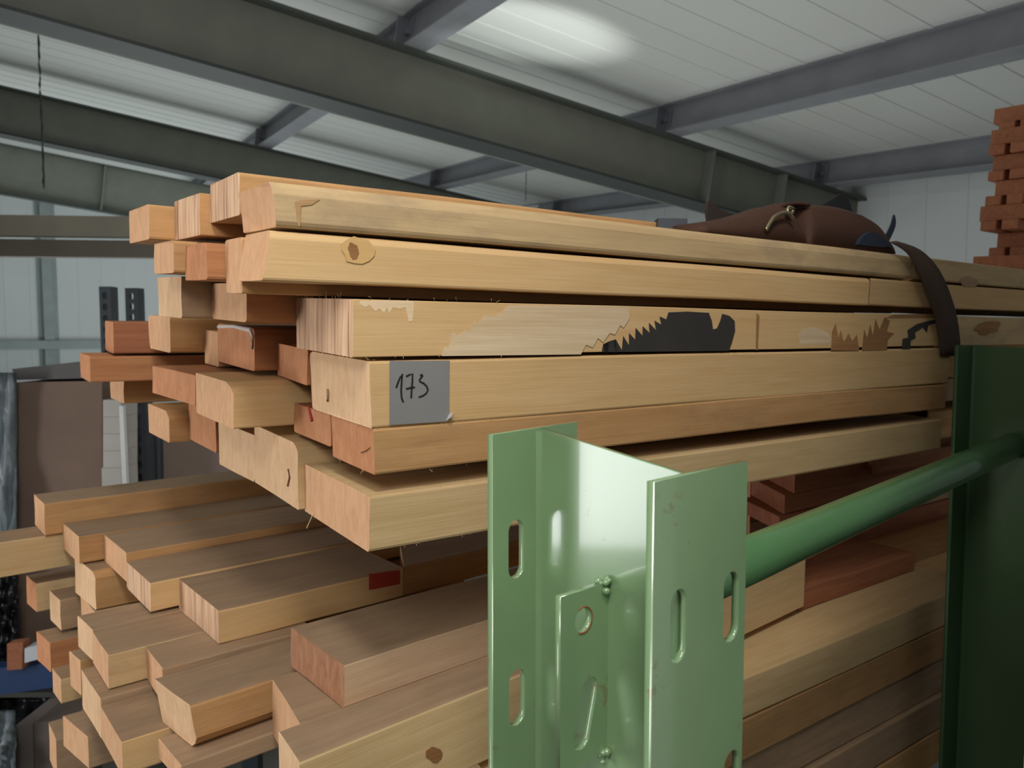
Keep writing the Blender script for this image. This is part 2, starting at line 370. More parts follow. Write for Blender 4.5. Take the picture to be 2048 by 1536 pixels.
beam('b', LO, -160, 1105, 1170, -185, BEAMS['a']['y0'] + .01, 'pale', 'epale', 'long cracked pale timber running out of the left edge of the photo', xr=1.2, group=G_, z1=BEAMS['a']['z0'] - .002, z0=BEAMS['a']['z0'] - .078, w_=.10)
beam('f2', LO, 808, 1140, 1166, 800, 1.25, 'tan', 'epale', 'tan timber continuing beyond the red-painted end in the shade of the bundle', xr=1.6, group=G_, z0=BEAMS['f']['z0'], z1=BEAMS['f']['z1'], w_=.15)
# second row down of the lower stack
beam('j', LO, 600, 1440, 1510, 546, .905, 'tan', 'etan', 'timber end in the gap under the dusty brown timber', xr=.6, group=G_, z1=1.2625, z0=1.18, w_=.14)
beam('k6', LO, 325, 1345, 1430, 294, BEAMS['g']['y1'] + .03, 'dust', 'etan', 'dark-knotted timber behind the askew long one, under the laminated ends', xr=.5, group=G_, z1=1.242, z0=1.187, w_=.10)
beam('k5', LO, 217, 1335, 1400, 188, 'k6', 'grey', 'etan', 'grey-topped short timber with a pale sawn front, left of the askew long timber', xr=.9, group=G_, w_=.12, z0=1.186, z1=1.242)
beam('k9', LO, 188, 1275, 1345, 158, 'k5', 'pale', 'epale', 'pale cracked timber end between the grey-topped one and the left fringe of the lower stack', xr=.9, group=G_, w_=.09, z0=1.186, z1=1.242)
beam('k3', LO, 190, 1140, 1222, 151, 1.705, 'tan', 'epale', 'tall pale timber with one slanted corner under the wide flat timber of the dusty tier', xr=1.0, group=G_, w_=.14, wane=[(3, .018, .012)], z1=1.2605)
beam('k4', LO, 189, 1212, 1275, 163, 1.705, 'pale', 'etan', 'pale timber directly under the slant-cornered one at the left of the lower stack', xr=1.0, group=G_, w_=.12, z1=BEAMS['k3']['z0'] - .001)
beam('k2', LO, 120, 1200, 1262, 101, 1.86, 'dust', 'epale', 'brownish pale-ended timber below the slant-cornered one at the left fringe', xr=1.0, group=G_, w_=.08)
beam('k1', LO, 72, 1168, 1226, 54, 1.96, 'grey', 'ered', 'timber with an orange end and shaded grey side under the long cracked one', xr=1.0, group=G_, w_=.08)
# third row down and below
beam('k12', LO, 243, 1482, 1555, 204, 1.17, 'yel', 'etan', 'yellow-sided square timber with a dusty top at the bottom of the photo', xr=.9, group=G_, w_=.13, z1=1.1745)
beam('k11', LO, 202, 1416, 1481, 167, 'k12', 'dust', 'epale', 'pale-ended timber just left of the yellow-sided one near the bottom of the photo', xr=.9, group=G_, w_=.13, z1=1.1845)
beam('k8', LO, 160, 1300, 1392, 140, 1.62, 'tan', 'etan', 'narrow tan timber end between the pale cracked one and the orange-ended one', xr=.9, group=G_, w_=.06, z1=1.125)
beam('k7', LO, 100, 1285, 1345, 75, 1.83, 'red', 'ered', 'orange-ended short timber jutting out at the left of the lower stack', xr=.9, group=G_, w_=.085)
beam('k10', LO, 122, 1358, 1408, 106, 1.755, 'pale', 'etan', 'small pale timber end below the orange-ended one', xr=.9, group=G_, w_=.07)
beam('k13', LO, 176, 1462, 1540, 128, 1.46, 'dust', 'etan', 'brown sloping timber end low at the left of the lower stack', xr=.9, group=G_, w_=.11, z1=1.05)
beam('k15', LO, 362, 1505, 1570, 318, 1.06, 'dust', 'etan', 'dusty timber lying under the askew long one at the bottom edge of the photo', xr=.9, group=G_, z1=1.174, w_=.09)
beam('k14', LO, 112, 1480, 1560, 100, 1.74, 'dust', 'etan', 'shaded timber end at the bottom left fringe of the lower stack', xr=.9, group=G_, w_=.09)
# ---- behind the green uprights, right side
RG = 'timbers seen between the two green uprights'
beam('t1', RI, 985, 1575, 1690, 900, .80, 'pale', 'epale', 'pale timber crossing behind the green tube, upper front one of the low right stack', xr=1.95, group=RG, z1=1.160, z0=1.088, w_=.16)
beam('t2', RI, 985, 1690, 1790, 900, .80, 'tan', 'etan', 'tan scuffed timber, second from the top of the low right stack', xr=1.95, group=RG, z1=1.085, z0=1.012, w_=.16)
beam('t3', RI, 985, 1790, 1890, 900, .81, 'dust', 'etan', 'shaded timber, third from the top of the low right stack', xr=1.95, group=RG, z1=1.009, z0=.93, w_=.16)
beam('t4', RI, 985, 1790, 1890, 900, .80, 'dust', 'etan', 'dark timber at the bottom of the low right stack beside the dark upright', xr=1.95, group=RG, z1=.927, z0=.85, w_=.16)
beam('r1', RI, 1590, 947, 987, 1522, .93, 'brick', 'ebrick', 'red-brown board with its end showing above the green tube, top of three', xr=2.6, group=RG, w_=.16)
beam('r2', RI, 1570, 987, 1028, 1502, .935, 'brick', 'ebrick', 'red-brown board above the green tube, middle of three', xr=2.6, z1=BEAMS['r1']['z0'] - .001, group=RG, w_=.16)
beam('r3', RI, 1560, 1030, 1062, 1480, .93, 'brick', 'ebrick', 'red-brown board just above the green tube, lowest of three', xr=2.6, z1=BEAMS['r2']['z0'] - .001, group=RG, w_=.16)
beam('r4', RI, 1745, 905, 950, 1735, .90, 'brick', 'ebrick', 'red-brown block at the right above the green tube', xr=1.95, group=RG, w_=.02)
beam('s2', RI, 1600, 1180, 1243, 1495, .93, 'brick', 'ered', 'broad orange-brown board end below the green tube', xr=1.9, group=RG, w_=.18, z0=1.1615)

for k in range(5):
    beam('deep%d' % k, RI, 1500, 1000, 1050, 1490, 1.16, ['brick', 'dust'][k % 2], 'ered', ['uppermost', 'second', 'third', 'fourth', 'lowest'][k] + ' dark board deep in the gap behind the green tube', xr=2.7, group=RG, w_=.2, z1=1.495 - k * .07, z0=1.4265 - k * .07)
beam('t6', RI, 985, 1790, 1890, 900, .80, 'tan', 'etan', 'lowest shaded timber of the low right stack', xr=1.95, group=RG, z1=.847, z0=.77, w_=.16)
beam('l7', LO, 1120, 1150, 1180, 1110, 1.1, 'tan', 'etan', 'shaded timber in the gap under the bundle left of the green upright', xr=1.3, group=G_, z1=1.258, z0=1.186, w_=.13)
beam('t5', RI, 1100, 1300, 1350, 1090, .965, 'tan', 'etan', 'shaded timber behind the pale upper one of the low right stack', xr=2.6, group=RG, z1=1.158, z0=1.088, w_=.19)
# ------------------------------------------------------------------ second bundle beyond the strap
R2 = 'timbers of the bundle beyond the strap'
beam('B2', UP, 1830, 503, 575, 1800, .784, 'grey', 'etan', 'stained grey-yellow timber right of the strap, top row', xr=3.3, group=R2, w_=.15, z1=1.903, z0=1.8585)
beam('C2', UP, 1740, 570, 635, 1700, .784, 'yel', 'etan', 'yellow timber right of the strap, second row', xr=3.3, group=R2, w_=.08, z1=1.854, z0=1.804)
beam('P2', UP, 1895, 635, 690, 1870, .784, 'grey', 'ply', 'stained plywood-edged timber right of the strap, above the shaded green upright', xr=3.3, group=R2, w_=.15, z1=1.789, z0=1.725)
for k, Y in enumerate((.94, 1.095, 1.25)):
    beam('B2%d' % k, UP, 1830, 503, 575, 1800, Y, 'tan', 'etan', ['tan', 'brown', 'shaded'][k] + ' timber, ' + ['second', 'third', 'fourth'][k] + ' from the front in the top row right of the strap', xr=3.3, group=R2, w_=.15, z1=1.9, z0=1.8585)
    BEAMS['B2%d' % k]['o'].location.x = 1.75

for k, (nm, z0_, z1_, Y_) in enumerate((('second', 1.793, 1.852, .94), ('third', 1.725, 1.788, .94), ('fourth', 1.646, 1.72, .85), ('fifth', 1.59, 1.643, .85), ('bottom', 1.503, 1.568, .85))):
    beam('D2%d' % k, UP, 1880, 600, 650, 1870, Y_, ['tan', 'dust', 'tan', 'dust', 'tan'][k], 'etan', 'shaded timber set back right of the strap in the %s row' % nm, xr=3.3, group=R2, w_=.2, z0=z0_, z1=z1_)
    if k < 2: BEAMS['D2%d' % k]['o'].location.x = 1.64
# ------------------------------------------------------------------ details on the beams
black = paint('black_stain', (46, 44, 44), 0.55, 0.3, var=(70, 66, 62), sc_=3)
palew = wood_side('pale_bare_veneer', (232, 208, 172), (214, 184, 144))
brownst = wood_side('brown_stained_veneer', (170, 126, 82), (140, 100, 64))
knot_d = wood_side('dark_knot', (164, 118, 74), (136, 92, 56))
knot_l = wood_side('knot_halo', (210, 172, 116), (202, 162, 106))
scar = wood_side('bark_scar', (192, 154, 110), (168, 128, 86))
redp = paint('red_paint', (176, 60, 46), 0.6)
tape_m = paint('grey_duct_tape', (138, 136, 134), 0.38, 0.5)
ink = paint('black_marker_ink', (32, 32, 34), 0.5)
white_m = paint('white_paint', (225, 215, 205), 0.6)
def z5(p): return [(560 + x * .3418, 560 + y * .3418) for x, y in p]
def z6(p): return [(1200 + x * .41406, 580 + y * .41406) for x, y in p]
decal('P', 'bare_veneer_patch', z5([(945, 445), (965, 385), (985, 400), (1010, 300), (1040, 330), (1085, 290), (1110, 300), (1135, 235), (1160, 255), (1200, 205), (1250, 215), (1300, 185), (1335, 150), (1500, 148), (1800, 150), (2040, 155), (2045, 225), (2010, 280), (1990, 265), (1960, 320), (1930, 310), (1890, 365), (1860, 340), (1830, 395), (1790, 380), (1760, 435)]), palew, .0004, .0003, label='pale patch of bare torn veneer')
decal('P', 'bare_veneer_patch', z5([(465, 140), (500, 160), (520, 145), (560, 185), (580, 165), (610, 195), (625, 160), (640, 195), (660, 160), (700, 170), (735, 160), (752, 245), (775, 240), (785, 135), (760, 122), (600, 122), (470, 122)]), palew, .0004, .0003, label='small pale torn patch near the end')
BLK = [(8, 300), (15, 262), (22, 300), (38, 301), (44, 248), (62, 301), (82, 301), (76, 238), (105, 290), (112, 222), (140, 268), (140, 208), (170, 240), (172, 183), (206, 222), (206, 175), (240, 208), (236, 158), (272, 196), (263, 148), (297, 168), (288, 128), (320, 142), (330, 108), (420, 104), (525, 110), (540, 150), (545, 190), (565, 185), (580, 150), (590, 115), (625, 125), (650, 150), (652, 200), (635, 260), (622, 294), (400, 296)]
decal('P', 'black_stain', z6(BLK), black, .0006, .0004, label='black saw-toothed stain')
decal('P', 'brown_stain', z6([(755, 110), (770, 125), (762, 290), (752, 290)]), brownst, .0004, .0003)
decal('P', 'bare_veneer_patch', z6([(955, 215), (985, 185), (1040, 180), (1100, 205), (1120, 240), (1100, 265), (1040, 260), (965, 262)]), palew, .0004, .0003)
decal('P', 'brown_stain', z6([(1115, 292), (1120, 200), (1138, 160), (1150, 230), (1162, 195), (1178, 250), (1200, 210), (1218, 245), (1240, 215), (1252, 292)]), brownst, .0004, .0003)
decal('P', 'brown_stain', z6([(1265, 292), (1275, 190), (1290, 230), (1305, 165), (1318, 220), (1330, 140), (1350, 190), (1375, 130), (1400, 150), (1385, 200), (1420, 210), (1390, 240), (1385, 290)]), brownst, .0004, .0003)
decal('P', 'black_stain', z6([(1458, 285), (1462, 235), (1490, 230), (1485, 195), (1530, 165), (1575, 152), (1640, 138), (1640, 150), (1585, 170), (1578, 205), (1560, 180), (1520, 205), (1525, 230), (1500, 245), (1498, 285)]), black, .0006, .0004)
decal('P', 'brown_stain', z6([(1590, 115), (1640, 118), (1640, 132), (1380, 135), (1420, 118)]), brownst, .0004, .0003)
def ell(cx, cy, a, b, n=14, rot=0, rnd=random.Random(5)):
    out = []
    for k in range(n):
        t = 2 * math.pi * k / n; q = rnd.uniform(.85, 1.12); x, y = a * q * math.cos(t), b * q * math.sin(t)
        out.append((cx + x * math.cos(rot) - y * math.sin(rot), cy + x * math.sin(rot) + y * math.cos(rot)))
    return out
decal('C', 'knot', ell(716, 500, 34, 26), knot_l, .0004, .0003)
kn = decal('C', 'knot', ell(707, 502, 10, 19, rot=-.3), knot_d, .0006, .0004, label='dark round knot')
decal('i', 'knot', ell(872, 1512, 18, 14, rot=.5), knot_d, .0006, .0004, label='dark knot')
decal('B', 'bark_scar', [(590, 404), (600, 400), (640, 399), (622, 410), (602, 412), (600, 452), (596, 452)], scar, .0005, .0004, label='scarred knot with a crack')
decal('B', 'bark_stain', [(552, 372), (700, 396), (900, 425), (1100, 445), (1300, 462), (1300, 488), (1120, 470), (930, 456), (700, 440), (620, 452), (556, 440)], MT['dust'], .0004, .0003, label='greyish bark-stained band') if False else None
decal('i', 'yellow_patch', [(900, 1460), (950, 1420), (974, 1430), (974, 1500), (930, 1500)], MT['yel'], .0004, .0003) if False else None
decal('f', 'paint_mark', [(738, 1148), (800, 1140), (800, 1168), (738, 1180)], redp, .0006, .0005, label='red painted end')
# tape with its handwritten number
tp = decal('N', 'tape', [(779, 722), (899, 721), (898, 828), (896, 838), (890, 843), (779, 850)], tape_m, .0006, .0004, label='grey duct tape square with 173 written on it')
b = BEAMS['N']; base = V((b['x'], b['y0'], b['z0']))
for nm, strokes in (('handwriting', [[(680, 632), (692, 598), (704, 570), (716, 550), (712, 600), (709, 650), (712, 690), (722, 716)],
                     [(738, 566), (756, 556), (776, 550), (775, 590), (771, 640), (768, 692)], [(738, 638), (762, 632), (790, 628)],
                     [(820, 562), (832, 553), (836, 560), (816, 586), (818, 594), (842, 606), (858, 622), (866, 642), (858, 662), (838, 678), (812, 686)]]),):
    bm = bmesh.new()
    for s in strokes:
        P = [UP.onY(u, v, b['y0'] - .0013) - base for u, v in z5(s)]
        L, R = [], []
        for k, q in enumerate(P):
            t = (P[min(k + 1, len(P) - 1)] - P[max(k - 1, 0)]).normalized(); nrm = V((-t.z, 0, t.x)) * .00115
            L.append(q + nrm); R.append(q - nrm)
        ribbon(bm, L, R, .0003, (0, 1, 0))
    obj(nm, bm, ink, tp)['label'] = 'black handwritten 173'
bm = bmesh.new(); q = [UP.onY(u, v, b['y0'] - k) - base for u, v, k in ((892, 842, .001), (898, 828, .001), (906, 824, .006), (902, 834, .007))]
slab(bm, q, (0, -1, 0), .0004); obj('curled_corner', bm, paint('tape_underside', (190, 186, 196), .4), tp)
# white edge on the red-brown timber end, red crayon on its neighbour
b = BEAMS['H']; bm = bmesh.new(); wd = b['y1'] - b['y0']; h = b['z1'] - b['z0']
tube(bm, [(-.0008, .004, h * .5), (-.0008, .003, h * .8), (-.0008, .012, h - .004), (-.0008, wd * .5, h - .002), (-.0008, wd - .012, h - .006)], [.002, .003, .004, .003, .003], 6)
obj('painted_edge', bm, white_m, b['o'])['label'] = 'white painted edge'
b = BEAMS['E']; bm = bmesh.new(); P = [UP.onX(u, v, b['x'] - .001) - V((b['x'], b['y0'], b['z0'])) for u, v in ((618, 812), (620, 828), (624, 842))]
tube(bm, P, .0022, 6); obj('crayon_mark', bm, redp, b['o'])['label'] = 'red crayon mark'
def end_mark(key, name, strokes, mat, r=.0012, label=None):
    b = BEAMS[key]; p = b['pile']; base = V((b['x'], b['y0'], b['z0'])); bm = bmesh.new()
    for st in strokes: tube(bm, [p.onX(u, v, b['x'] - .0004) - base for u, v in st], r, 5)
    o = obj(name, bm, mat, b['o']); o['label'] = label or 'dark smudge'
end_mark('Z2', 'smudge', [[(577, 938), (580, 955), (576, 972)]], MT['edark'], .002)
end_mark('O', 'crack', [[(722, 905), (732, 901), (741, 894)]], knot_d, .0008, 'short dark crack')
end_mark('N', 'smudge', [[(655, 778), (656, 790), (655, 803)]], MT['dust'], .0016)
end_mark('Z1', 'crack', [[(487, 880), (485, 910), (492, 940)], [(497, 890), (500, 915)]], MT['edark'], .0011, 'crack in the end grain')
decal('B2', 'knot', ell(1938, 564, 20, 11, rot=.2), MT['dust'], .0005, .0004, label='greyish knot')
decal('P2', 'stain', ell(1975, 655, 26, 14, rot=-.2), brownst, .0005, .0004)
# splinters and saw fuzz
fib = paint('wood_fibre', (226, 196, 146), .8)
def fuzz(key, n, seed, ln=.006):
    b = BEAMS[key]; rnd = random.Random(seed); bm = bmesh.new(); h = b['z1'] - b['z0']; wd = b['y1'] - b['y0']
    for k in range(n):
        y = rnd.uniform(0, wd); z = rnd.choice((0.0005, h - .0005)); s = -1 if z < .01 else 1
        p = V((rnd.uniform(0, .05) if y < .001 else .001, y, z)); d = V((rnd.uniform(-1, .4), rnd.uniform(-.8, .2), s * rnd.uniform(.3, 1))) * ln * rnd.uniform(.4, 1.2)
        tube(bm, [p, p + d * .5 + V((0, 0, .001)), p + d], .00022, 4)
    for k in range(n // 2):
        x = rnd.uniform(0, .2); z = rnd.choice((0.0005, h - .0005)); s = -1 if z < .01 else 1
        d = V((rnd.uniform(-.6, .6), -rnd.uniform(.2, .8), s * rnd.uniform(.2, .8))) * ln * rnd.uniform(.3, 1)
        p = V((x, .0008, z)); tube(bm, [p, p + d * .6, p + d], .0002, 4)
    obj('saw_fuzz', bm, fib, b['o'])['kind'] = 'stuff'
fuzz('P', 26, 1, .008); fuzz('N', 18, 2, .006); fuzz('Q', 26, 3, .004); fuzz('O', 12, 4, .005)
b = BEAMS['Q']; bm = bmesh.new(); base = V((b['x'], b['y0'], b['z0']))
tube(bm, [UP.onX(u, v, b['x'] - .001) - base for u, v in ((627, 1026), (620, 1042), (614, 1056))], [.0004, .0007, .0012], 5)
obj('splinter', bm, fib, b['o'])

# ------------------------------------------------------------------ green rack uprights
TH = math.radians(47); ZN = .60
ef = (rt * math.sin(TH) + fh * math.cos(TH)).normalized()
ew = (-rt * math.cos(TH) + fh * math.sin(TH)).normalized()
def hpt(bear, d):  # horizontal point at camera bearing tan and depth
    return V((0, 0, CAMZ)) + rt * bear * d + fh * d
NW = hpt((1371 - 1024) / F, ZN)
def isect(u, o, d):   # distance along d (horizontal, from o) at which the line is seen at pixel column u (level ray)
    t = (u - 1024) / F; X0, D0 = (o - CAM).dot(rt), (o - CAM).dot(fh); dx, dd = d.dot(rt), d.dot(fh)
    return (t * D0 - X0) / (dx - t * dd)
def zat(p, v):
    d = (p - CAM).dot(fh); el = math.atan((768 - v) / F) - PITCH
    return CAMZ + math.tan(el) * d
def face_uv(u, v, o, ax):  # photo pixel -> (along, z) on vertical plane through o along ax
    d = ray(u, v); n = ax.cross(V((0, 0, 1))); t = (o - CAM).dot(n) / d.dot(n); p = CAM + d * t
    return (p - o).dot(ax), p.z
dfar = isect(1082, NW, ew); FW = NW + ew * dfar
def upright(label, org, zb, near, far, near_top, far_top, slots_n, slots_f, bracket, mat):
    """rolled H-section rack post: two slotted flanges, a web, a bolted-on bracket"""
    o = empty('rack_upright', (org.x, org.y, zb), label, 'rack post')
    loc = V((org.x, org.y, zb)); ft = .007
    def put(name, bm, ax, off, m):
        A = Matrix((ax, V((0, 0, 1)), ax.cross(V((0, 0, 1))))).transposed().to_4x4()
        A.translation = off; bmesh.ops.transform(bm, matrix=A, verts=bm.verts[:]); return obj(name, bm, m, o)
    lo = 0
    (a0, a1), (t0, t1) = near, near_top
    put('flange', plate_with_holes([(a0, lo), (a1, lo), (a1, t1 - zb), (a0, t0 - zb)], [slot_pts(*s) for s in slots_n], ft), ef, ew * -ft / 2, mat)
    (b0, b1), (q0, q1) = far, far_top
    put('flange', plate_with_holes([(b0, lo), (b1, lo), (b1, q1 - zb), (b0, q0 - zb)], [slot_pts(*s) for s in slots_f], ft), ef, ew * (dfar + ft / 2), mat)
    fr = lambda a: t0 + (t1 - t0) * (a - a0) / (a1 - a0); ff = lambda a: q0 + (q1 - q0) * (a - b0) / (b1 - b0)
    put('web', plate_with_holes([(.0005, lo), (dfar - .0005, lo), (dfar - .0005, ff(0) - zb - .0005), (.0005, fr(0) - zb - .0005)], [], .006), ew, V((0, 0, 0)), mat)
    # fillets where web meets flanges
    for nm, d0, s, tp in (('fillet', 0, 1, fr(0)), ('fillet', dfar, -1, ff(0))):
        bm = bmesh.new(); p = -ef * .003 + ew * (d0 + s * .0002); z1 = tp - zb - .003
        pts = [p, p - ef * .004, p - ef * .0018 + ew * s * .0014, p - ef * .0006 + ew * s * .003, p + ew * s * .005]
        slab(bm, pts, (0, 0, 1), z1); obj(nm, bm, mat, o)
    if bracket:
        bd, bl, zt0, zt1, zb0, zb1, holes = bracket
        bk = put('bracket', plate_with_holes([(-bl, zb0 - zb), (-.003, zb1 - zb), (-.003, zt1 - zb), (-bl, zt0 - zb)], [slot_pts(*s) for s in holes], .006), ef, ew * bd, mat)
        bk['label'] = 'bracket plate with a round hole and a slanted slot'
        hx, hz_, hd, _h = holes[0]; bm = bmesh.new(); c = ef * hx + ew * (bd - .0032) + V((0, 0, hz_))
        tube(bm, [c + (ef * math.cos(k * .42) + V((0, 0, 1)) * math.sin(k * .42)) * (hd / 2 + .0009) for k in range(-5, 6)], .0008, 6)
        obj('rust_ring', bm, rust, bk)['label'] = 'rusty rim of the round hole'
        rnd = random.Random(3)
        for z in (zt1, zb1):
            bm = bmesh.new()
            for k in range(9):
                c = -ef * (.004 + rnd.uniform(0, .008)) + ew * (bd + rnd.uniform(-.006, .004)) + V((0, 0, z - zb + rnd.uniform(-.006, .004)))
                bmesh.ops.create_icosphere(bm, subdivisions=1, radius=rnd.uniform(.002, .0045), matrix=Matrix.Translation(c))
            obj('weld_bead', bm, mat, bk, True)
    return o
n0, n1 = isect(1312, NW - ew * .007, ef), isect(1500, NW - ew * .007, ef)
f0, f1 = isect(985, FW, ef), isect(1155, FW, ef)
ZB = 0.0
ntop = (zat(NW + ef * n0, 962), zat(NW + ef * n1, 920)); ftop = (zat(FW + ef * f0, 870), zat(FW + ef * f1, 844))
def slotpx(u0, u1, v0, v1, o, ax):
    a, z1 = face_uv(u0, v0, o, ax); b_, z0 = face_uv(u1, v1, o, ax)
    return ((a + b_) / 2, (z0 + z1) / 2 - ZB, abs(b_ - a), abs(z1 - z0))
No = V((NW.x, NW.y, 0)) - ew * .007; Fo = V((FW.x, FW.y, 0))
sn = [slotpx(1342, 1371, 1184, 1318, No, ef), slotpx(1448, 1476, 1149, 1276, No, ef)]
s_ = slotpx(1448, 1476, 1512, 1640, No, ef); sn += [s_, (sn[0][0], s_[1] - .01, sn[0][2], sn[0][3])]
sf = [slotpx(1017, 1048, 1043, 1152, Fo, ef), slotpx(1018, 1050, 1345, 1443, Fo, ef)]
dz = sf[0][1] - sf[1][1]; sf += [(sf[0][0], sf[1][1] - dz, sf[0][2], sf[0][3])]
sf += [(f1 - .022, q[1] + .02, q[2], q[3]) for q in sf]
bd = isect(1220, NW, ew); BO = V((NW.x, NW.y, 0)) + ew * bd
bl = -isect(1118, NW + ew * bd, ef)
_, zt0 = face_uv(1118, 1192, BO, ef); _, zt1 = face_uv(1220, 1160, BO, ef); _, zb0 = face_uv(1128, 1536, BO, ef); _, zb1 = face_uv(1208, 1503, BO, ef)
ha, hz = face_uv(1161, 1238, BO, ef); ha2, hz2 = face_uv(1166, 1424, BO, ef)
upright('light green steel rack upright with slotted flanges in the foreground', V((NW.x, NW.y, 0)), ZB, (n0, n1), (f0, f1), ntop, ftop, sn, sf,
        (bd, bl, zt0, zt1, zb0, zb1, [(ha, hz, .021, .021), (ha2, hz2, .021, .062, -.26)]), green)
# same upright at the right, its shade put into a darker green
sR = isect(1945, FW, ef)
SO = V((NW.x, NW.y, 0)) + ef * sR
upright('shade-darkened green steel rack upright at the right edge of the photo', SO, ZB, (n0, n1), (f0 - .03, f1), (1.72, 1.72), (zat(FW + ef * sR, 690),) * 2, [], [], None, green_shaded)
# tube between them
pA = NW + ef * .004 + ew * dfar * .5; pB = pA + ef * (sR - .008)
a = isect(1500, pA, ef); bq = isect(1861, pA, ef); za, zb_ = zat(pA + ef * a, 1122), zat(pA + ef * bq, 966)
sl = (zb_ - za) / (bq - a); pA.z = za - sl * a; pB.z = pA.z + sl * (sR - .008)
bm = bmesh.new(); mid = [pA.lerp(pB, t) - pA for t in (0, .25, .5, .75, 1)]; tube(bm, mid, .0255, 28)
o = obj('brace_tube', bm, green_p); o.location = pA; tag(o, 'round green steel tube bracing the two rack uprights', 'tube')

# ------------------------------------------------------------------ building: ceiling, rafters, purlins
e1 = ray(3600, 1019).normalized(); e2 = ray(-50, 520); e2 = (e2 - e1 * e2.dot(e1)).normalized(); e3 = e1.cross(e2).normalized()
if e3.z < 0: e3 = -e3
O6 = at(1346, 268, 6.0)
def cpt(u, v, h=0.0):   # pixel -> coordinates (e1,e2) in the plane e3 = h
    d = ray(u, v); t = ((O6 + e3 * h) - CAM).dot(e3) / d.dot(e3); p = CAM + d * t - O6
    return p.dot(e1), p.dot(e2)
HP = .24
m, nt, b = newmat('white_roof_panel', .38, .4); b.inputs['Base Color'].default_value = lin((214, 216, 212)); ceil_m = m
m, nt, b = newmat('white_wall_panel', .5, .3)
mp = mapping(nt, (1, 1, 1), False); n = noise(nt, mp, .8, 4)
nt.links.new(mix(nt, n.outputs['Fac'], lin((196, 202, 202)), lin((212, 216, 215))), b.inputs['Base Color']); wall_m = m
floor_m = paint('grey_concrete', (120, 118, 112), .8, .2)
# ceiling sheet with small standing ribs along the rafter direction
bm = bmesh.new()
obox(bm, O6 + e3 * HP + e1 * -9 + e2 * -5, e1 * 16, e2 * 26, e3 * .08)
y = -4.9
while y < 20.5:
    obox(bm, O6 + e3 * (HP - .004) + e1 * -9 + e2 * y, e1 * 16, e2 * .03, e3 * .005); y += .28
tag(obj('ceiling', bm, ceil_m), None, None, None, 'structure')
def rafter(y, x0, x1, H, wf, label, st=()):
    o = empty('roof_rafter', O6 + e2 * y, label, 'roof beam', group='steel roof rafters')
    def pc(nm, *bx):
        bm = bmesh.new()
        for a, b_, c in bx: obox(bm, e1 * a[0] + e2 * a[1] + e3 * a[2], e1 * b_, e2 * c[0], e3 * c[1])
        return obj(nm, bm, {'web': steel_w, 'bottom_flange': steel_dk, 'lip': steel_s, 'stiffener': steel_s}.get(nm, steel), o)  # light and shade of the rafter parts put into their steel colours
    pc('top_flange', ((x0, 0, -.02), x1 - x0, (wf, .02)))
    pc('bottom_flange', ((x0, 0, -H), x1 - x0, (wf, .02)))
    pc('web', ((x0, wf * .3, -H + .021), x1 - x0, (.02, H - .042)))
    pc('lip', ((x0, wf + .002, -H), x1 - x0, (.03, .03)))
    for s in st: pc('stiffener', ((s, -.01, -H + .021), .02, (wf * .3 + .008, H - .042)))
    return o
def purlin(x, y0, y1, label):
    o = empty('roof_purlin', O6 + e1 * x + e2 * y0, label, 'roof beam', group='cold-formed roof purlins')
    bm = bmesh.new()
    obox(bm, e3 * 0, e1 * .012, e2 * (y1 - y0), e3 * HP)
    obox(bm, e1 * .0125, e1 * .07, e2 * (y1 - y0), e3 * .01)
    obox(bm, e1 * -.07, e1 * .0695, e2 * (y1 - y0), e3 * .01 + e3 * 0)
    obox(bm, e1 * -.045 + e3 * (HP - .012), e1 * .0445, e2 * (y1 - y0), e3 * .01)
    obj('channel', bm, steel_l, o)
    return o
def cleat(pur, y):
    bm = bmesh.new(); obox(bm, e1 * -.09 + e2 * y + e3 * .011, e1 * .085, e2 * .012, e3 * .2)
    obox(bm, e1 * -.012 + e2 * (y - .08) + e3 * .011, e1 * .011, e2 * .16, e3 * .19)
    for k in (-.05, .05): obox(bm, e1 * -.035 + e2 * (y + k) + e3 * .1, e1 * .022, e2 * .03, e3 * .03)
    obj('cleat', bm, zinc, pur)
WF = .30
xa = cpt(826, 97)[0]; xB = cpt(1674, 371)[0]
y2 = cpt(400, 264)[1]; y3 = cpt(195, 325)[1]
rafter(0.0, -8, xB + .9, .46, WF, 'nearest dark steel roof rafter running diagonally across the photo', (cpt(1425, 296)[0], cpt(1560, 345)[0]))
rafter(y2, -8, xB + .9, .46, WF, 'second dark steel roof rafter, behind the nearest one')
rafter(y3, -8, xB + .9, .72, WF, 'third steel roof rafter, above the far rack beam at the left', (cpt(195, 325)[0] + .1,))
for x, nm in ((xa, 'left purlin meeting the nearest rafter beside the bright roof patch'), (0.0, 'middle long purlin crossing the upper right of the photo'), (xB, 'far right purlin along the top of the white end wall')):
    p = purlin(x, -4.6, 19, 'grey steel roof ' + nm)
    for yy in (.12, y2 + .12, y3 + .12): cleat(p, yy + 4.6)
